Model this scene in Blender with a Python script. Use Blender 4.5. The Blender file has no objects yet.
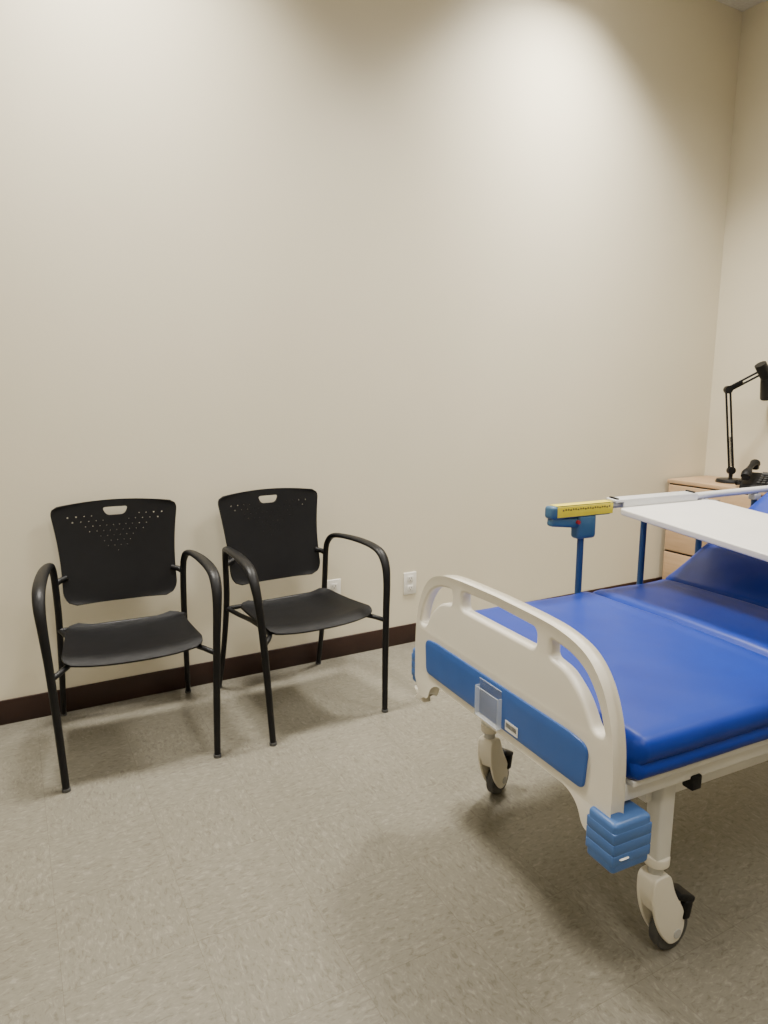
import bpy, bmesh, math
from mathutils import Vector, Matrix
sc = bpy.context.scene
COL = sc.collection

# ------------------------------------------------------------------ materials
def mat(name, col, rough=0.5, col2=None, nscale=20, bump=0.0, bscale=200, metal=0.0, spec=0.5,
        trans=0.0, alpha=1.0, coat=0.0, stretch=(1, 1, 1)):
    m = bpy.data.materials.new(name); m.use_nodes = True
    nt = m.node_tree; b = nt.nodes["Principled BSDF"]
    b.inputs["Roughness"].default_value = rough
    b.inputs["Metallic"].default_value = metal
    b.inputs["Specular IOR Level"].default_value = spec
    b.inputs["Transmission Weight"].default_value = trans
    b.inputs["Alpha"].default_value = alpha
    b.inputs["Coat Weight"].default_value = coat
    tc = nt.nodes.new("ShaderNodeTexCoord"); mp = nt.nodes.new("ShaderNodeMapping")
    mp.inputs["Scale"].default_value = stretch
    nt.links.new(tc.outputs["Object"], mp.inputs[0])
    n = nt.nodes.new("ShaderNodeTexNoise"); n.inputs["Scale"].default_value = nscale
    n.inputs["Detail"].default_value = 4
    nt.links.new(mp.outputs[0], n.inputs["Vector"])
    r = nt.nodes.new("ShaderNodeValToRGB")
    if col2 is None: col2 = tuple(c * 0.93 for c in col)
    r.color_ramp.elements[0].position = 0.3; r.color_ramp.elements[1].position = 0.7
    r.color_ramp.elements[0].color = (*col2, 1); r.color_ramp.elements[1].color = (*col, 1)
    nt.links.new(n.outputs["Fac"], r.inputs[0]); nt.links.new(r.outputs[0], b.inputs["Base Color"])
    if bump > 0:
        n2 = nt.nodes.new("ShaderNodeTexNoise"); n2.inputs["Scale"].default_value = bscale
        nt.links.new(mp.outputs[0], n2.inputs["Vector"])
        bp = nt.nodes.new("ShaderNodeBump"); bp.inputs["Strength"].default_value = bump
        bp.inputs["Distance"].default_value = 0.002
        nt.links.new(n2.outputs["Fac"], bp.inputs["Height"]); nt.links.new(bp.outputs[0], b.inputs["Normal"])
    return m

M_wall = mat("wall_paint", (0.735, 0.680, 0.535), 0.36, (0.705, 0.652, 0.508), 1.4, 0.12, 50, spec=0.45)
M_ceil = mat("ceiling_tile", (0.7, 0.69, 0.66), 0.9, (0.6, 0.59, 0.56), 60, 0.3, 150)
M_base = mat("baseboard_vinyl", (0.035, 0.017, 0.013), 0.4, (0.028, 0.013, 0.010), 10, spec=0.35)
M_blackp = mat("black_plastic", (0.0065, 0.0065, 0.0075), 0.50, (0.005, 0.005, 0.006), 30, 0.15, 500, spec=0.22)
M_blackm = mat("black_metal", (0.006, 0.006, 0.007), 0.42, None, 30, 0.1, 500, spec=0.28)
M_seat = mat("black_seat", (0.008, 0.008, 0.009), 0.46, (0.0025, 0.0025, 0.003), 60, 0.6, 140, spec=0.15, stretch=(0.25, 3, 1))
M_cream = mat("cream_plastic", (0.76, 0.72, 0.62), 0.35, (0.74, 0.70, 0.60), 8)
M_whitem = mat("white_powdercoat", (0.72, 0.71, 0.67), 0.35, None, 8)
M_bluep = mat("blue_panel", (0.035, 0.115, 0.40), 0.30, (0.032, 0.105, 0.37), 12)
M_blueb = mat("blue_bumper", (0.06, 0.15, 0.40), 0.4, (0.055, 0.14, 0.37), 12)
M_matt = mat("mattress_vinyl", (0.003, 0.033, 0.32), 0.42, (0.0025, 0.028, 0.285), 6, 0.25, 9, spec=0.30)
M_tray = mat("tray_laminate", (0.80, 0.78, 0.74), 0.35, None, 5)
M_grey = mat("grey_plastic", (0.50, 0.50, 0.49), 0.4)
M_alu = mat("white_aluminium", (0.68, 0.69, 0.70), 0.3, None, 10, metal=0.2)
M_bluepole = mat("blue_pole", (0.02, 0.06, 0.16), 0.35)
M_bluehub = mat("blue_handle", (0.045, 0.125, 0.22), 0.4)
M_yellow = mat("yellow_label", (0.80, 0.66, 0.03), 0.45)
M_red = mat("red_button", (0.35, 0.02, 0.02), 0.4)
M_dark = mat("dark_print", (0.03, 0.03, 0.03), 0.6)
M_paper = mat("label_paper", (0.8, 0.8, 0.78), 0.6)
M_clear = mat("clear_acrylic", (0.85, 0.9, 0.97), 0.08, (0.85, 0.9, 0.97), 5, alpha=0.08, spec=0.8)
M_clearedge = mat("acrylic_edge", (0.80, 0.86, 0.93), 0.15, (0.80, 0.86, 0.93), 5, alpha=0.35, spec=0.8)
M_wood = mat("maple_laminate", (0.56, 0.385, 0.235), 0.45, (0.48, 0.32, 0.185), 4, stretch=(1, 1, 12))
M_rubber = mat("grey_rubber", (0.07, 0.07, 0.07), 0.6)
M_outlet = mat("outlet_plastic", (0.80, 0.78, 0.72), 0.35)
M_chrome = mat("spring_steel", (0.35, 0.35, 0.36), 0.3, metal=0.9)
M_emit = bpy.data.materials.new("light_diffuser"); M_emit.use_nodes = True
_b = M_emit.node_tree.nodes["Principled BSDF"]
_b.inputs["Base Color"].default_value = (0.9, 0.9, 0.88, 1)
_b.inputs["Emission Color"].default_value = (1, 0.95, 0.88, 1); _b.inputs["Emission Strength"].default_value = 3.0

def floor_material():
    m = bpy.data.materials.new("vinyl_tile_floor"); m.use_nodes = True
    nt = m.node_tree; N = nt.nodes.new; L = nt.links.new; b = nt.nodes["Principled BSDF"]
    tc = N("ShaderNodeTexCoord")
    br = N("ShaderNodeTexBrick"); br.offset = 0.0
    br.inputs["Scale"].default_value = 1.0
    br.inputs["Brick Width"].default_value = 0.305; br.inputs["Row Height"].default_value = 0.305
    br.inputs["Mortar Size"].default_value = 0.0008; br.inputs["Mortar Smooth"].default_value = 0.3
    br.inputs["Color1"].default_value = (0, 0, 0, 1); br.inputs["Color2"].default_value = (1, 1, 1, 1)
    L(tc.outputs["Object"], br.inputs["Vector"])
    def chips(scale, sx, sy, seed):
        mp = N("ShaderNodeMapping"); mp.inputs["Scale"].default_value = (sx, sy, 1)
        mp.inputs["Location"].default_value = (seed, seed * 2, 0)
        L(tc.outputs["Object"], mp.inputs[0])
        n = N("ShaderNodeTexNoise"); n.inputs["Scale"].default_value = scale
        n.inputs["Detail"].default_value = 3; n.inputs["Roughness"].default_value = 0.65
        n.inputs["Distortion"].default_value = 0.9
        L(mp.outputs[0], n.inputs["Vector"]); return n
    a = chips(42, 1, 2.1, 1.3); c = chips(42, 2.1, 1, 4.1)
    mx = N("ShaderNodeMix"); mx.data_type = 'FLOAT'
    chk = N("ShaderNodeTexChecker"); chk.inputs["Scale"].default_value = 1 / 0.305
    L(tc.outputs["Object"], chk.inputs["Vector"])
    L(chk.outputs["Fac"], mx.inputs[0]); L(a.outputs["Fac"], mx.inputs[2]); L(c.outputs["Fac"], mx.inputs[3])
    r = N("ShaderNodeValToRGB"); e = r.color_ramp.elements
    e[0].position = 0.33; e[0].color = (0.150, 0.136, 0.106, 1)
    e[1].position = 0.68; e[1].color = (0.268, 0.255, 0.210, 1)
    x = e.new(0.44); x.color = (0.198, 0.185, 0.148, 1)
    x = e.new(0.56); x.color = (0.212, 0.199, 0.160, 1)
    L(mx.outputs[0], r.inputs[0])
    big = N("ShaderNodeTexNoise"); big.inputs["Scale"].default_value = 1.2; big.inputs["Detail"].default_value = 5
    L(tc.outputs["Object"], big.inputs["Vector"])
    br2 = N("ShaderNodeValToRGB"); br2.color_ramp.elements[0].position = 0.3; br2.color_ramp.elements[1].position = 0.7
    br2.color_ramp.elements[0].color = (0.88, 0.87, 0.86, 1); br2.color_ramp.elements[1].color = (1, 1, 1, 1)
    L(big.outputs["Fac"], br2.inputs[0])
    m1 = N("ShaderNodeMix"); m1.data_type = 'RGBA'; m1.blend_type = 'MULTIPLY'; m1.inputs[0].default_value = 1
    L(r.outputs[0], m1.inputs[6]); L(br2.outputs[0], m1.inputs[7])
    m2 = N("ShaderNodeMix"); m2.data_type = 'RGBA'; m2.blend_type = 'MULTIPLY'
    L(br.outputs["Fac"], m2.inputs[0]); L(m1.outputs[2], m2.inputs[6]); m2.inputs[7].default_value = (0.75, 0.73, 0.70, 1)
    L(m2.outputs[2], b.inputs["Base Color"])
    b.inputs["Roughness"].default_value = 0.36; b.inputs["Specular IOR Level"].default_value = 0.38
    bp = N("ShaderNodeBump"); bp.inputs["Strength"].default_value = 0.15; bp.inputs["Distance"].default_value = 0.003
    n3 = N("ShaderNodeTexNoise"); n3.inputs["Scale"].default_value = 25
    L(tc.outputs["Object"], n3.inputs["Vector"]); L(n3.outputs["Fac"], bp.inputs["Height"]); L(bp.outputs[0], b.inputs["Normal"])
    return m
M_floor = floor_material()

# ------------------------------------------------------------------ helpers
def empty(name, loc=(0, 0, 0), rz=0):
    o = bpy.data.objects.new(name, None); COL.objects.link(o)
    o.location = loc; o.rotation_euler = (0, 0, rz); o.empty_display_size = 0.1
    return o

def obj(name, me, m, parent=None, smooth=False):
    o = bpy.data.objects.new(name, me); COL.objects.link(o)
    me.materials.clear(); me.materials.append(m)
    if smooth:
        for p in me.polygons: p.use_smooth = True
    if parent: o.parent = parent
    return o

def autosmooth(me, ang=35):
    for p in me.polygons: p.use_smooth = True
    bm = bmesh.new(); bm.from_mesh(me)
    for e in bm.edges:
        if len(e.link_faces) == 2:
            e.smooth = e.calc_face_angle(0) < math.radians(ang)
    bm.to_mesh(me); bm.free()

def box(name, c, s, m, parent=None, bevel=0.0, seg=3, rot=None, taper=None):
    bm = bmesh.new(); bmesh.ops.create_cube(bm, size=1)
    for v in bm.verts:
        v.co = Vector((v.co.x * s[0], v.co.y * s[1], v.co.z * s[2]))
        if taper and v.co.z > 0: v.co.x *= taper; v.co.y *= taper
    if bevel: bmesh.ops.bevel(bm, geom=bm.edges[:], offset=bevel, segments=seg, profile=0.5, affect='EDGES')
    M = Matrix.Translation(c)
    if rot: M = M @ Matrix.Rotation(rot[2], 4, 'Z') @ Matrix.Rotation(rot[1], 4, 'Y') @ Matrix.Rotation(rot[0], 4, 'X')
    bm.transform(M)
    me = bpy.data.meshes.new(name); bm.to_mesh(me); bm.free()
    o = obj(name, me, m, parent)
    if bevel: autosmooth(me, 50)
    return o

def cyl(name, p0, p1, r, m, parent=None, r2=None, seg=28, bevel=0.0):
    p0 = Vector(p0); p1 = Vector(p1); d = p1 - p0
    bm = bmesh.new()
    bmesh.ops.create_cone(bm, cap_ends=True, segments=seg, radius1=r, radius2=r if r2 is None else r2, depth=d.length)
    if bevel:
        es = [e for e in bm.edges if len(e.link_faces) == 2 and e.calc_face_angle(0) > 1.0]
        bmesh.ops.bevel(bm, geom=es, offset=bevel, segments=3, profile=0.5, affect='EDGES')
    bm.transform(Matrix.Translation((p0 + p1) / 2) @ d.to_track_quat('Z', 'Y').to_matrix().to_4x4())
    me = bpy.data.meshes.new(name); bm.to_mesh(me); bm.free()
    o = obj(name, me, m, parent); autosmooth(me, 40)
    return o

def catmull(pts, n=8):
    P = [Vector(p) for p in pts]
    P = [2 * P[0] - P[1]] + P + [2 * P[-1] - P[-2]]
    out = []
    for i in range(1, len(P) - 2):
        for k in range(n):
            t = k / n
            out.append(0.5 * ((2 * P[i]) + (P[i + 1] - P[i - 1]) * t + (2 * P[i - 1] - 5 * P[i] + 4 * P[i + 1] - P[i + 2]) * t * t
                              + (3 * P[i] - P[i - 1] - 3 * P[i + 1] + P[i + 2]) * t ** 3))
    out.append(P[-2]); return out

def sweep(name, pts, radii, m, parent=None, side=(1, 0, 0), seg=14, n=8, smooth=True):
    Q = catmull([(*p,) for p in pts], n) if smooth else [Vector(p) for p in pts]
    if isinstance(radii, (int, float)): radii = [(radii, radii)] * len(pts)
    R = catmull([(r[0], r[1], 0) for r in radii], n) if smooth else [Vector((r[0], r[1], 0)) for r in radii]
    vs = []; fs = []; side = Vector(side)
    for i, q in enumerate(Q):
        t = (Q[min(i + 1, len(Q) - 1)] - Q[max(i - 1, 0)]).normalized()
        s = (side - t * side.dot(t)).normalized(); nn = t.cross(s)
        for k in range(seg):
            a = 2 * math.pi * k / seg
            vs.append(q + s * math.cos(a) * R[i].x + nn * math.sin(a) * R[i].y)
    for i in range(len(Q) - 1):
        for k in range(seg):
            a = i * seg + k; b = i * seg + (k + 1) % seg
            fs.append((a, b, b + seg, a + seg))
    fs.append(tuple(range(seg))[::-1]); fs.append(tuple((len(Q) - 1) * seg + k for k in range(seg)))
    me = bpy.data.meshes.new(name); me.from_pydata(vs, [], fs)
    bm = bmesh.new(); bm.from_mesh(me); bmesh.ops.recalc_face_normals(bm, faces=bm.faces); bm.to_mesh(me); bm.free()
    o = obj(name, me, m, parent); autosmooth(me, 50); return o

def rounded(poly, seg=6):
    out = []; n = len(poly)
    for i in range(n):
        x, y, r = poly[i]; p = Vector((x, y)); a = Vector(poly[i - 1][:2]); b = Vector(poly[(i + 1) % n][:2])
        da = (a - p).normalized(); db = (b - p).normalized()
        r = min(r, (a - p).length * .48, (b - p).length * .48)
        if r <= 0: out.append(p); continue
        for k in range(seg + 1):
            t = k / seg
            q = (1 - t) ** 2 * (p + da * r) + 2 * t * (1 - t) * p + t * t * (p + db * r)
            out.append(q)
    return [tuple(q) for q in out]

def area(p): return 0.5 * sum(p[i - 1][0] * p[i][1] - p[i][0] * p[i - 1][1] for i in range(len(p)))

def inset(pts, d):
    """moves a closed outline inwards by d (negative = outwards)"""
    P = []
    for p in pts:
        q = Vector((p[0], p[1]))
        if not P or (q - P[-1]).length > 0.0012: P.append(q)
    if (P[0] - P[-1]).length <= 0.0012: P.pop()
    if area(P) < 0: P.reverse()
    out = []
    n = len(P)
    for i in range(n):
        t1 = (P[i] - P[i - 1]).normalized(); t2 = (P[(i + 1) % n] - P[i]).normalized()
        n1 = Vector((-t1.y, t1.x)); n2 = Vector((-t2.y, t2.x)); nn = (n1 + n2).normalized()
        out.append(P[i] + nn * d / max(.6, nn.dot(n1)))
    return [tuple(q) for q in out]

def plate(name, outline, holes, thick, bev, m, parent=None, res=3):
    cu = bpy.data.curves.new(name, 'CURVE'); cu.dimensions = '2D'; cu.fill_mode = 'BOTH'
    loops = [inset(outline, bev)] + [inset(h, -bev) for h in holes]
    for pts in loops:
        s = cu.splines.new('POLY'); s.points.add(len(pts) - 1); s.use_cyclic_u = True
        for i, p in enumerate(pts): s.points[i].co = (p[0], p[1], 0, 1)
    cu.extrude = thick / 2 - bev; cu.bevel_depth = bev; cu.bevel_resolution = res
    t = bpy.data.objects.new("tmp", cu); COL.objects.link(t)
    dg = bpy.context.evaluated_depsgraph_get(); dg.update()
    me = bpy.data.meshes.new_from_object(t.evaluated_get(dg)); me.name = name
    bpy.data.objects.remove(t)
    o = obj(name, me, m, parent)
    bm = bmesh.new(); bm.from_mesh(me); bmesh.ops.remove_doubles(bm, verts=bm.verts, dist=1e-5); bm.to_mesh(me); bm.free()
    autosmooth(me, 40); return o

def xform(o, M):
    o.data.transform(M); o.data.update(); return o
M_YZ = Matrix(((0, 0, 1, 0), (1, 0, 0, 0), (0, 1, 0, 0), (0, 0, 0, 1)))

# ------------------------------------------------------------------ room shell
X0, X1, Y0, Y1, ZC = -2.6, 4.20, -2.8, 3.045, 3.67
T = 0.12
box("floor", ((X0 + X1) / 2, (Y0 + Y1) / 2, -0.05), (X1 - X0 + 2 * T, Y1 - Y0 + 2 * T, 0.1), M_floor)
box("ceiling", ((X0 + X1) / 2, (Y0 + Y1) / 2, ZC + 0.05), (X1 - X0 + 2 * T, Y1 - Y0 + 2 * T, 0.1), M_ceil)
box("wall_back", ((X0 + X1) / 2, Y1 + T / 2, ZC / 2), (X1 - X0 + 2 * T, T, ZC), M_wall)
box("wall_front", ((X0 + X1) / 2, Y0 - T / 2, ZC / 2), (X1 - X0 + 2 * T, T, ZC), M_wall)
box("wall_right", (X1 + T / 2, (Y0 + Y1) / 2, ZC / 2), (T, Y1 - Y0, ZC), M_wall)
box("wall_left", (X0 - T / 2, (Y0 + Y1) / 2, ZC / 2), (T, Y1 - Y0, ZC), M_wall)
BH = 0.105
box("baseboard_back", ((X0 + X1) / 2, Y1 - 0.004, BH / 2), (X1 - X0, 0.008, BH), M_base, bevel=0.002)
box("baseboard_right", (X1 - 0.004, (Y0 + Y1) / 2, BH / 2), (0.008, Y1 - Y0, BH), M_base, bevel=0.002)
box("baseboard_left", (X0 + 0.004, (Y0 + Y1) / 2, BH / 2), (0.008, Y1 - Y0, BH), M_base, bevel=0.002)
box("baseboard_front", ((X0 + X1) / 2, Y0 + 0.004, BH / 2), (X1 - X0, 0.008, BH), M_base, bevel=0.002)
g = empty("ceiling_grid", (0, 0, 0))
x = X0 + 0.35
i = 0
while x < X1:
    box("bar_x%d" % i, (x, (Y0 + Y1) / 2, ZC - 0.004), (0.024, Y1 - Y0, 0.008), M_whitem, g); x += 0.61; i += 1
y = Y0 + 0.2; i = 0
while y < Y1:
    box("bar_y%d" % i, ((X0 + X1) / 2, y, ZC - 0.0045), (X1 - X0, 0.024, 0.008), M_whitem, g); y += 0.61; i += 1

def troffer(x, y, energy, spread=130, sx=0.55, sy=0.55):
    e = empty("ceiling_light_panel", (x, y, ZC))
    box("frame", (0, 0, -0.012), (sx + 0.05, sy + 0.05, 0.02), M_whitem, e, 0.004)
    box("diffuser", (0, 0, -0.024), (sx, sy, 0.006), M_emit, e)
    ld = bpy.data.lights.new("lamp", 'AREA'); ld.shape = 'RECTANGLE'; ld.size = sx; ld.size_y = sy
    ld.energy = energy; ld.color = (1.0, 0.945, 0.85); ld.spread = math.radians(spread)
    lo = bpy.data.objects.new("lamp", ld); COL.objects.link(lo); lo.parent = e; lo.location = (0, 0, -0.03)
troffer(2.68, 2.52, 68, 110, .46, .40)
troffer(0.42, 2.52, 60, 110, .46, .40)
troffer(2.62, 0.4, 64, 160, .6, 1.2)  # added fill panel, out of view, to light the room
troffer(0.35, -0.7, 44, 160, .6, 1.2)  # added fill panel behind the camera, unseen
troffer(-1.9, 1.2, 24, 160, .6, 1.2)  # added fill panel on the left side, unseen

def outlet(x, z):
    e = empty("wall_outlet", (x, Y1, z))
    box("plate", (0, -0.003, 0), (0.078, 0.006, 0.122), M_outlet, e, 0.0025)
    for s in (-1, 1):
        box("socket_%d" % (s + 2), (0, -0.0065, 0.026 * s), (0.034, 0.003, 0.03), M_outlet, e, 0.001)
        for k in (-1, 1):
            box("slot_%d_%d" % (s + 2, k + 2), (0.007 * k, -0.0082, 0.026 * s + 0.003), (0.002, 0.001, 0.009), M_dark, e)
        cyl("ground_%d" % (s + 2), (0, -0.0078, 0.026 * s - 0.008), (0, -0.0088, 0.026 * s - 0.008), 0.0025, M_dark, e, seg=10)
outlet(1.825, 0.335)
outlet(1.375, 0.355)

# ------------------------------------------------------------------ chairs
def shell(name, f, nu, nv, thick, m, parent):
    vs = [f(i / nu * 2 - 1, j / nv) for j in range(nv + 1) for i in range(nu + 1)]
    fs = [(j * (nu + 1) + i, j * (nu + 1) + i + 1, (j + 1) * (nu + 1) + i + 1, (j + 1) * (nu + 1) + i) for j in range(nv) for i in range(nu)]
    me = bpy.data.meshes.new(name); me.from_pydata(vs, [], fs)
    o = obj(name, me, m, parent)
    s = o.modifiers.new("s", 'SOLIDIFY'); s.thickness = thick; s.offset = 0
    return o

def apply_mods(o):
    dg = bpy.context.evaluated_depsgraph_get(); dg.update()
    me = bpy.data.meshes.new_from_object(o.evaluated_get(dg)); me.name = o.name
    old = o.data; o.modifiers.clear(); o.data = me; bpy.data.meshes.remove(old)

def guest_chair(x, y, rz):
    e = empty("guest_chair", (x, y, 0), rz)
    for s, nm in ((-1, "left"), (1, "right")):
        pts = [(.258, -.310, 0.004), (.266, -.300, .20), (.277, -.290, .42), (.287, -.280, .56), (.292, -.262, .632), (.292, -.225, .678), (.288, -.16, .698),
               (.280, -.05, .705), (.270, .06, .702), (.258, .135, .692), (.250, .172, .662), (.246, .188, .61), (.243, .20, .45), (.249, .245, .22), (.258, .31, .004)]
        rad = [(.012, .012), (.013, .014), (.014, .015), (.016, .014), (.019, .013), (.021, .012), (.022, .011),
               (.022, .011), (.020, .011), (.017, .012), (.014, .013), (.013, .013), (.013, .014), (.012, .013), (.011, .012)]
        sweep("side_frame_" + nm, [(p[0] * s, p[1], p[2]) for p in pts], rad, M_blackm, e, n=6)
        sweep("seat_rail_" + nm, [(.275 * s, -.290, .40), (.24 * s, -.255, .412), (.215 * s, -.19, .412), (.205 * s, 0, .402), (.215 * s, .13, .395), (.243 * s, .20, .41)],
              .010, M_blackm, e, side=(0, 0, 1), n=5, seg=10)
        sweep("back_bracket_" + nm, [(.246 * s, .192, .60), (.23 * s, .205, .61), (.20 * s, .212, .62)], .012, M_blackm, e, side=(0, 0, 1), n=4, seg=10)
        cyl("foot_front_" + nm, (.258 * s, -.310, 0), (.258 * s, -.310, .012), .0145, M_rubber, e)
        cyl("foot_rear_" + nm, (.258 * s, .31, 0), (.258 * s, .31, .012), .0135, M_rubber, e)
    cyl("crossbar_front", (-.213, -.18, .405), (.213, -.18, .405), .009, M_blackm, e)
    cyl("crossbar_rear", (-.24, .195, .41), (.24, .195, .41), .010, M_blackm, e)
    def fseat(u, v):
        yy = -.262 + v * .385
        w = .242 - .022 * v
        k = min(v / .12, 1); k2 = min((1 - v) / .12, 1)
        w -= .030 * (1 - math.sqrt(max(0, 1 - (1 - k) ** 2))) + .045 * (1 - math.sqrt(max(0, 1 - (1 - k2) ** 2)))
        xx = u * w
        yy -= .016 * (1 - u * u) * (1 - v)
        z = .440 - .026 * math.sin(min(v, 1) * math.pi * .75) * (1 - .55 * u * u)
        z -= .026 * max(0, (.16 - v) / .16) ** 2
        z += .012 * abs(u) ** 3
        z += .010 * max(0, (v - .86) / .14) ** 2
        return (xx, yy, z)
    o = shell("seat", fseat, 32, 32, .009, M_seat, e); apply_mods(o); autosmooth(o.data, 50)
    def fback(u, v):
        z = .508 + v * .390
        w = .222 - .010 * math.sin(v * math.pi) + .026 * v ** 1.3
        k = min(v / .16, 1); k2 = min((1 - v) / .10, 1)
        w -= .050 * (1 - math.sqrt(max(0, 1 - (1 - k) ** 2))) + .030 * (1 - math.sqrt(max(0, 1 - (1 - k2) ** 2)))
        xx = u * w
        z += .016 * (1 - u * u) * v - .004 * (1 - u * u) * (1 - v)
        yy = .200 + .075 * v ** 1.25 + .020 * math.sin(v * math.pi) * 0.6 + .024 * (1 - u * u) - .012
        return (xx, yy, z)
    o = shell("backrest", fback, 36, 36, .009, M_blackp, e)
    bm = bmesh.new()
    def cut(cx, cz, r):
        bmesh.ops.create_cone(bm, cap_ends=True, segments=8, radius1=r, radius2=r, depth=.3,
                              matrix=Matrix.Translation((cx, .23, cz)) @ Matrix.Rotation(math.pi / 2, 4, 'X'))
    rows = [(0.852, [-.182, -.150, -.120, -.092, .092, .120, .150, .182]),
            (0.831, [-.165, -.134, -.104, -.076, -.05, .05, .076, .104, .134, .165]),
            (0.810, [-.118, -.09, -.063, -.037, -.012, .012, .037, .063, .09, .118]),
            (0.789, [-.104, -.076, -.05, -.025, 0, .025, .05, .076, .104]),
            (0.768, [-.063, -.037, -.012, .012, .037, .063]), (0.747, [-.05, -.025, 0, .025, .05]),
            (0.726, [-.037, -.012, .012, .037]), (0.705, [0])]
    for z, xs in rows:
        for xx in xs: cut(xx, z, .0019 if abs(xx) < .08 else (.0024 if abs(xx) < .14 else .0034))
    sl = rounded([(-.05, .884, .014), (.05, .884, .014), (.036, .850, .024), (-.036, .850, .024)], 5)
    n = len(sl)
    va = [bm.verts.new((p[0], .08, p[1])) for p in sl]; vb = [bm.verts.new((p[0], .38, p[1])) for p in sl]
    bm.faces.new(va); bm.faces.new(vb[::-1])
    for i in range(n): bm.faces.new((va[i], vb[i], vb[(i + 1) % n], va[(i + 1) % n]))
    bmesh.ops.recalc_face_normals(bm, faces=bm.faces)
    cm = bpy.data.meshes.new("cut"); bm.to_mesh(cm); bm.free()
    co = bpy.data.objects.new("cut", cm); COL.objects.link(co); co.parent = e
    b = o.modifiers.new("b", 'BOOLEAN'); b.operation = 'DIFFERENCE'; b.object = co; b.solver = 'EXACT'
    apply_mods(o); bpy.data.objects.remove(co); autosmooth(o.data, 45)
    return e
guest_chair(.342, 2.692, math.radians(-3))
guest_chair(1.033, 2.680, math.radians(4))

# ------------------------------------------------------------------ hospital bed
YAW = math.radians(-3.2)
BO = (1.066, 1.322, 0)
BED = empty("hospital_bed", BO, YAW)
def endboard(xc, nm, s=1, dz=0):
    up = [(.438, .455), (.438, .56), (.432, .64), (.414, .71), (.384, .768), (.337, .811), (.27, .834), (.18, .844), (0, .848)]
    half = catmull([(a, b, 0) for a, b in up], 5)
    half = [(p.x, p.y) for p in half]
    top = half + [(-p[0], p[1]) for p in half[::-1][1:]]
    bottom = rounded([(-.438, .400, .030), (-.343, .400, .030), (-.322, .450, .024), (-.29, .468, .02), (.29, .468, .02), (.322, .450, .024), (.343, .400, .030), (.438, .400, .030)], 5)
    outl = top + bottom
    hole_c = rounded([(-.165, .807, .02), (0, .812, .02), (.165, .807, .02), (.165, .754, .022), (-.165, .754, .022)], 6)
    def side(sg):
        pts = [(.215, .799, .015), (.285, .789, .03), (.335, .765, .03), (.375, .714, .03), (.398, .645, .012), (.365, .642, .02), (.325, .705, .03), (.27, .744, .02), (.215, .754, .012)]
        return [(sg * a, b) for a, b in rounded(pts, 5)]
    o = plate(nm, outl, [hole_c, side(1), side(-1)], .036, .009, M_cream, BED, 4)
    xform(o, Matrix.Translation((xc, 0, dz)) @ M_YZ)
    face = xc - s * .019
    pan = rounded([(-.350, .500, .02), (.350, .500, .02), (.358, .605, .025), (.30, .613, .02), (-.30, .613, .02), (-.358, .605, .025)], 6)
    o = plate(nm + "_blue_panel", pan, [], .008, .003, M_bluep, BED, 2)
    xform(o, Matrix.Translation((face, 0, dz)) @ M_YZ)
    for sg in (-1, 1):
        k = "a" if sg < 0 else "b"
        bx, by, bz = (xc + s * .022, -.415, .424 + dz) if sg < 0 else (xc + s * .030, .436, .485 + dz)
        sx = .104 if sg < 0 else .088
        sy = .080 if sg < 0 else .050
        box(nm + "_bumper_" + k, (bx, by, bz), (sx, sy, .114), M_blueb, BED, .010, 4)
        for q in range(3):
            box(nm + "_bumper_rib_%s%d" % (k, q), (bx, by, bz - .025 + q * .025), (sx + .0010, sy + .0010, .0235), M_blueb, BED, .0015, 2)
endboard(0.0, "footboard")
endboard(2.10, "headboard", -1, .06)
PY = .004
box("label_pocket_front", (-.036, PY, .540), (.002, .10, .080), M_clear, BED, .0008)
box("label_pocket_back", (-.024, PY, .550), (.002, .10, .100), M_clear, BED, .0008)
box("label_pocket_base", (-.030, PY, .500), (.014, .104, .002), M_clearedge, BED, .0005)
box("label_pocket_lip_front", (-.036, PY, .581), (.0025, .10, .002), M_clearedge, BED, .0005)
box("label_pocket_lip_back", (-.024, PY, .601), (.0025, .10, .002), M_clearedge, BED, .0005)
for q in (-1, 1): box("label_pocket_side_%d" % (q + 2), (-.030, PY + q * .051, .540), (.014, .0022, .083), M_clearedge, BED, .0005)
box("barcode_label", (-.0245, -.092, .522), (.001, .052, .026), M_paper, BED)
for q in range(9): box("barcode_bar_%d" % q, (-.0255, -.112 + q * .005, .524), (.0006, .0022, .012), M_dark, BED)

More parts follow.
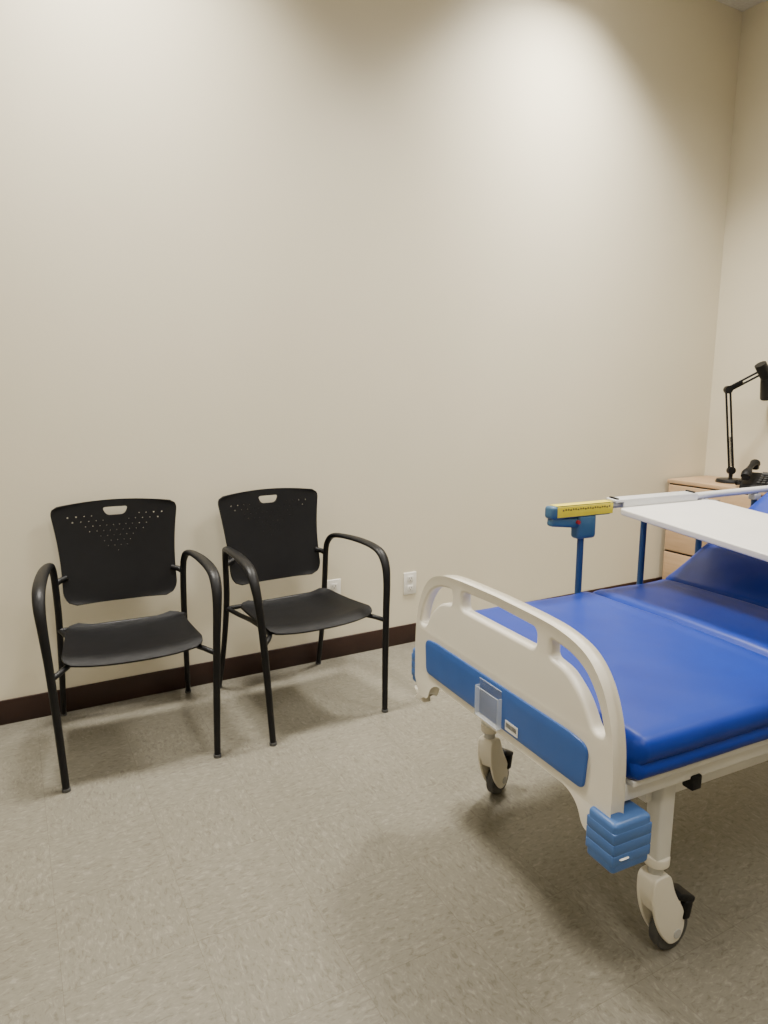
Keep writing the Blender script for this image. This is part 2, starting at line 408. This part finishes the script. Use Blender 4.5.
ANG = math.radians(29)
FOLD1, FOLD2 = .70, 1.09
def mattress():
    fold1, fold2 = FOLD1, FOLD2
    ang = ANG
    N = 150; L = 2.03; W = .445; vs = []; fs = []
    def cs(edge, dip):
        w = W - edge
        side = [(-.022, .0), (-.008, .004), (0, .014), (.001, .030), (-.006, .037), (-.007, .040), (-.001, .046), (.003, .06), (.002, .078), (-.006, .09), (-.02, .0965), (-.045, .099)]
        right = [(w + a, b) for a, b in side]
        topn = 16
        top = [((w - .045) * (1 - 2 * k / topn), .099 + .006 * math.sin(math.pi * k / topn)) for k in range(1, topn)]
        pts = right + top + [(-a, b) for a, b in right[::-1]]
        return [(a, b - dip * max(0, (b - .05) / .05)) for a, b in pts]
    base = .548
    nsec = None
    for i in range(N + 1):
        s = i / N * (L - .035)
        d = min(s, (L - .035) - s)
        k = min(d / .02, 1); edge = .02 * (1 - math.sqrt(max(0, 1 - (1 - k) ** 2)))
        dip = .018 * (1 - math.sqrt(max(0, 1 - (1 - k) ** 2))) * 1.0
        for f0 in (fold1, fold2):
            dip += .016 * math.exp(-((s + .035 - f0) / .010) ** 2)
            dip -= .004 * math.exp(-((abs(s + .035 - f0) - .04) / .025) ** 2)
        edge += .004 * (math.exp(-((s + .035 - fold1) / .012) ** 2) + math.exp(-((s + .035 - fold2) / .012) ** 2))
        s2 = s + .035
        if s2 < fold2 - .05: px, pz, th = s2, base, 0
        elif s2 < fold2 + .05:
            t = (s2 - fold2 + .05) / .1; th = ang * t
            R = .1 / ang; px = fold2 - .05 + R * math.sin(th); pz = base + R * (1 - math.cos(th))
        else:
            R = .1 / ang; px = fold2 - .05 + R * math.sin(ang) + (s2 - fold2 - .05) * math.cos(ang)
            pz = base + R * (1 - math.cos(ang)) + (s2 - fold2 - .05) * math.sin(ang); th = ang
        sec = cs(edge, dip); nsec = len(sec)
        for a, b in sec:
            wr = .0012 * math.sin(s2 * 31 + a * 9) * math.sin(a * 17 + s2 * 5)
            vs.append((px - math.sin(th) * (b + wr), a, pz + math.cos(th) * (b + wr)))
    for i in range(N):
        for k in range(nsec):
            a = i * nsec + k; b = i * nsec + (k + 1) % nsec
            fs.append((a, b, b + nsec, a + nsec))
    fs.append(tuple(range(nsec))); fs.append(tuple(N * nsec + k for k in range(nsec)))
    me = bpy.data.meshes.new("mattress"); me.from_pydata(vs, [], fs)
    bm = bmesh.new(); bm.from_mesh(me); bmesh.ops.recalc_face_normals(bm, faces=bm.faces); bm.to_mesh(me); bm.free()
    o = obj("mattress", me, M_matt, BED); autosmooth(me, 60)
mattress()
box("deck_foot", (.56, 0, .540), (1.04, .86, .014), M_whitem, BED, .003)
box("deck_back", (FOLD2 - .02 + .45 * math.cos(ANG), 0, .540 + .45 * math.sin(ANG)), (.90, .86, .014), M_whitem, BED, .003, rot=(0, -ANG, 0))
for sg in (-1, 1):
    k = "a" if sg < 0 else "b"
    box("side_beam_" + k, (1.05, sg * .395, .512), (2.06, .035, .04), M_whitem, BED, .004)
    box("lower_beam_" + k, (1.05, sg * .33, .43), (1.75, .03, .04), M_whitem, BED, .004)
for q, xx in enumerate((.04, .22, .75, 1.2, 1.9, 2.06)):
    box("cross_beam_%d" % q, (xx, 0, .50), (.035, .76, .035), M_whitem, BED, .004)
cyl("crank_rod", (.10, .0, .40), (.95, .0, .42), .014, M_whitem, BED)
def caster(x, y, dirx, diry, nm):
    d = Vector((dirx, diry, 0)).normalized(); s = Vector((-d.y, d.x, 0))
    r = .054
    c = Vector((x, y, 0)) + d * .060
    a = c + Vector((0, 0, r))
    box("leg_" + nm, (x, y, .385), (.046, .046, .25), M_whitem, BED, .008)
    cyl("collar_" + nm, (x, y, .250), (x, y, .275), .030, M_cream, BED, bevel=.004)
    cyl("stem_" + nm, (x, y, .21), (x, y, .255), .018, M_grey, BED)
    cyl("wheel_%s" % nm, a - s * .015, a + s * .015, r, M_rubber, BED, seg=40, bevel=.006)
    cyl("axle_%s" % nm, a - s * .029, a + s * .029, .012, M_grey, BED, seg=20)
    ang = math.atan2(d.y, d.x)
    prof = rounded([(-.030, .228, .02), (.024, .228, .02), (.045, .165, .03), (.082, .110, .03), (.086, .06, .03), (.070, .030, .02), (.040, .028, .02), (.010, .06, .03), (-.016, .11, .03), (-.032, .17, .03)], 5)
    Mx = Matrix.Translation((x, y, 0)) @ Matrix.Rotation(ang, 4, 'Z') @ Matrix.Rotation(math.pi / 2, 4, 'X')
    for w in (-1, 1):
        o = plate("fork_%s_%d" % (nm, w + 2), prof, [], .010, .004, M_cream, BED, 3)
        xform(o, Matrix.Translation(s * (w * .022)) @ Mx)
    prof2 = rounded([(-.030, .228, .02), (.024, .228, .02), (.045, .165, .03), (.080, .118, .02), (.03, .118, .02), (-.012, .125, .01), (-.032, .17, .03)], 5)
    o = plate("hood_" + nm, prof2, [], .050, .008, M_cream, BED, 3); xform(o, Mx)
    pc = Vector((x, y, 0)) + d * .088
    box("brake_pedal_" + nm, pc + Vector((0, 0, .138)), (.060, .056, .018), M_blackp, BED, .006, rot=(0, .45, ang))
    box("brake_arm_" + nm, pc + d * .002 + Vector((0, 0, .108)), (.026, .064, .050), M_blackp, BED, .008, rot=(0, .2, ang))
caster(.216, -.352, 1, .02, "near_foot")
caster(.222, .352, .9, .4, "far_foot")
caster(1.93, -.352, 1, .4, "near_head")
caster(1.93, .352, 1, -.2, "far_head")
box("hinge_block", (.248, -.405, .484), (.030, .03, .035), M_blackp, BED, .004)

def rail(sg, nm, ztop, y):
    sweep("rail_top_" + nm, [(.62, y, ztop), (1.0, y, ztop + .004), (1.9, y, ztop + .01)], [(.016, .014)] * 3, M_alu, BED, side=(0, 1, 0), n=4)
    box("rail_bottom_" + nm, (1.19, y, .545), (1.34, .03, .03), M_alu, BED, .006)
    for q, xx in enumerate((.680, .985, 1.29, 1.60, 1.82)):
        cyl("rail_pole_%s_%d" % (nm, q), (xx, y, .545), (xx, y, ztop), .0120, M_bluepole, BED)
        box("rail_hinge_%s_%d" % (nm, q), (xx, y, .560), (.040, .034, .035), M_bluehub, BED, .006)
        box("rail_cap_%s_%d" % (nm, q), (xx, y, ztop - .018), (.04, .034, .026), M_grey if q else M_bluehub, BED, .006)
    box("handle_body_" + nm, (.665, y, ztop - .006), (.275, .048, .046), M_bluehub, BED, .012, 4)
    for f in (-1, 1):
        box("handle_label_%s_%d" % (nm, f + 2), (.676, y + f * .0242, ztop - .004), (.252, .002, .038), M_yellow, BED, .0008)
    box("handle_label_top_" + nm, (.676, y, ztop + .0175), (.252, .040, .002), M_yellow, BED, .0008)
    for q in range(20):
        box("handle_text_%s_%d" % (nm, q), (.575 + q * .0110, y - .0255, ztop - .002 + (.006 if q % 3 else .004)), (.006, .0006, .006), M_dark, BED)
    box("handle_bracket_" + nm, (.690, y, ztop - .065), (.085, .048, .090), M_bluehub, BED, .014, 4)
    box("handle_lever_" + nm, (.605, y, ztop - .045), (.14, .036, .036), M_bluehub, BED, .010, 4, rot=(0, .12, 0))
    cyl("handle_button_" + nm, (.645, y - .028, ztop - .045), (.645, y - .017, ztop - .045), .007, M_red, BED)
    for q, xx in enumerate((.84, 1.7)):
        box("rail_mount_%s_%d" % (nm, q), (xx, y - sg * .02, .52), (.06, .06, .035), M_whitem, BED, .006)
rail(1, "far", .942, .478)
rail(-1, "near", .865, -.478)

TR = empty("overbed_tray", BO, YAW)
tilt = math.atan2(.075, .956)
out = rounded([(-.24, -.450, .04), (.24, -.450, .04), (.24, .450, .04), (-.24, .450, .04)], 8)
MT = Matrix.Translation((1.055, 0, .892)) @ Matrix.Rotation(tilt, 4, 'X')
o = plate("board", out, [], .022, .005, M_tray, TR, 3); xform(o, MT)
for sg in (-1, 1):
    b = box("clip_%d" % (sg + 2), (-.04, sg * .474, .034), (.42, .050, .010), M_alu, TR, .003); xform(b, MT)
    b = box("clip_web_%d" % (sg + 2), (-.02, sg * .452, .016), (.38, .008, .036), M_alu, TR, .002); xform(b, MT)
    for q in (-1, 1):
        b = box("clip_lip_%d_%d" % (sg + 2, q + 2), (-.04 + q * .17, sg * .498, .024), (.04, .006, .030), M_blackp, TR, .002); xform(b, MT)
        b = box("clip_stop_%d_%d" % (sg + 2, q + 2), (-.04 + q * .195, sg * .474, .041), (.012, .04, .006), M_blackp, TR, .002); xform(b, MT)

# ------------------------------------------------------------------ cabinet in corner
CB = empty("bedside_cabinet", (3.990, 2.685, 0))
hx, hy, hz = .195, .335, .785
box("body", (0, 0, .40), (2 * hx - .02, 2 * hy - .02, .72), M_wood, CB, .003)
box("top", (0, 0, hz - .0125), (2 * hx + .01, 2 * hy, .025), M_wood, CB, .004)
box("plinth", (.01, 0, .03), (2 * hx - .06, 2 * hy - .06, .06), M_blackp, CB)
for q in range(3):
    zc = .645 - q * .225
    box("drawer_%d" % q, (-hx - .002, 0, zc), (.018, 2 * hy - .04, .21), M_wood, CB, .003)
    box("drawer_gap_%d" % q, (-hx + .008, 0, zc + .1075), (.006, 2 * hy - .03, .008), M_dark, CB)
    sweep("handle_%d" % q, [(-hx - .01, -.06, zc + .05), (-hx - .035, -.055, zc + .05), (-hx - .035, .055, zc + .05), (-hx - .01, .06, zc + .05)], .004, M_chrome, CB, side=(0, 0, 1), smooth=False, seg=8)

LP = empty("desk_lamp", (3.995, 2.71, .785))
cyl("base", (0, 0, 0), (0, 0, .022), .088, M_blackm, LP, r2=.080, seg=40, bevel=.004)
cyl("base_stem", (0, 0, .02), (0, 0, .075), .012, M_blackm, LP)
pA = Vector((0, 0, .075)); pB = Vector((-.070, .02, .580)); pC = Vector((.035, -.130, .690))
def bars(a, b, off, nm):
    d = (b - a).normalized(); s = d.cross(Vector((.48, .877, 0))).normalized()
    for q in (-1, 1):
        cyl("%s_bar_%d" % (nm, q + 2), a + s * off * q, b + s * off * q, .0065, M_blackm, LP, seg=12)
    m1 = a + (b - a) * .06; m2 = a + (b - a) * .42
    pts = []
    t2 = d.cross(s)
    turns = 26
    for i in range(turns * 8 + 1):
        t = i / (turns * 8); an = 2 * math.pi * turns * t
        pts.append(m1 + (m2 - m1) * t + (s * math.cos(an) + t2 * math.sin(an)) * .009)
    sweep(nm + "_spring", [tuple(p) for p in pts], .0022, M_blackm, LP, side=tuple(t2), smooth=False, seg=5)
bars(pA, pB, .013, "lower_arm"); bars(pB, pC, .011, "upper_arm")
for nm, p in (("joint_base", pA), ("joint_elbow", pB), ("joint_head", pC)):
    dd = Vector((.48, .877, 0)) * .014
    cyl(nm, p - dd, p + dd, .024, M_blackm, LP)
hd = Vector((.42, -.10, -.60)).normalized()
cyl("shade_neck", pC + hd * -.05, pC + hd * .05, .034, M_blackm, LP)
cyl("shade", pC + hd * .16, pC + hd * .045, .082, M_blackm, LP, r2=.036, seg=36)

PH = empty("desk_telephone", (3.905, 2.450, .785), math.radians(-70))
me_pts = [(-.10, -.09, 0), (.10, -.09, 0), (.10, .11, 0), (-.10, .11, 0), (-.095, -.085, .025), (.095, -.085, .025), (.09, .10, .085), (-.09, .10, .085)]
bm = bmesh.new(); V = [bm.verts.new(p) for p in me_pts]
for f in ((3, 2, 1, 0), (4, 5, 6, 7), (0, 1, 5, 4), (1, 2, 6, 5), (2, 3, 7, 6), (3, 0, 4, 7)): bm.faces.new([V[i] for i in f])
bmesh.ops.bevel(bm, geom=bm.edges[:], offset=.008, segments=3, profile=.5, affect='EDGES')
bmesh.ops.recalc_face_normals(bm, faces=bm.faces)
me = bpy.data.meshes.new("phone_body"); bm.to_mesh(me); bm.free(); obj("phone_body", me, M_blackp, PH); autosmooth(me, 50)
sweep("handset", [(-.065, -.10, .075), (-.065, -.07, .095), (-.065, -.02, .115), (-.065, .05, .135), (-.065, .10, .140), (-.065, .125, .128)],
      [(.026, .018), (.028, .022), (.018, .013), (.018, .013), (.028, .022), (.026, .018)], M_blackp, PH)
box("handset_cup_lower", (-.065, -.08, .068), (.045, .045, .035), M_blackp, PH, .01)
box("handset_cup_upper", (-.065, .105, .115), (.045, .045, .035), M_blackp, PH, .01)
for r in range(4):
    for c in range(3):
        box("key_%d_%d" % (r, c), (.0 + c * .025, -.055 + r * .026, .040 + r * .0098), (.017, .015, .008), M_rubber, PH, .002)
box("screen", (.03, .075, .082), (.09, .035, .004), M_rubber, PH, .001, rot=(.33, 0, 0))
cpts = []
for i in range(161):
    t = i / 160; an = 2 * math.pi * 20 * t
    cpts.append((-.11 - .02 * math.sin(t * math.pi) + .006 * math.cos(an), -.09 + .18 * t, .012 + .006 * math.sin(an) + .03 * (1 - t) ** 4))
sweep("cord", cpts, .002, M_blackp, PH, side=(0, 0, 1), smooth=False, seg=5)

# ------------------------------------------------------------------ world, camera
w = bpy.data.worlds.new("world"); sc.world = w; w.use_nodes = True
w.node_tree.nodes["Background"].inputs[0].default_value = (0.8, 0.75, 0.68, 1)
w.node_tree.nodes["Background"].inputs[1].default_value = 0.05
cd = bpy.data.cameras.new("camera"); cam = bpy.data.objects.new("camera", cd); COL.objects.link(cam)
cd.sensor_fit = 'VERTICAL'; cd.sensor_height = 24; cd.lens = 24 * 680 / 1024; cd.clip_start = 0.02
cam.location = (0, 0, 1.35)
cam.rotation_euler = (math.radians(80), 0, math.radians(-28.7))
sc.camera = cam
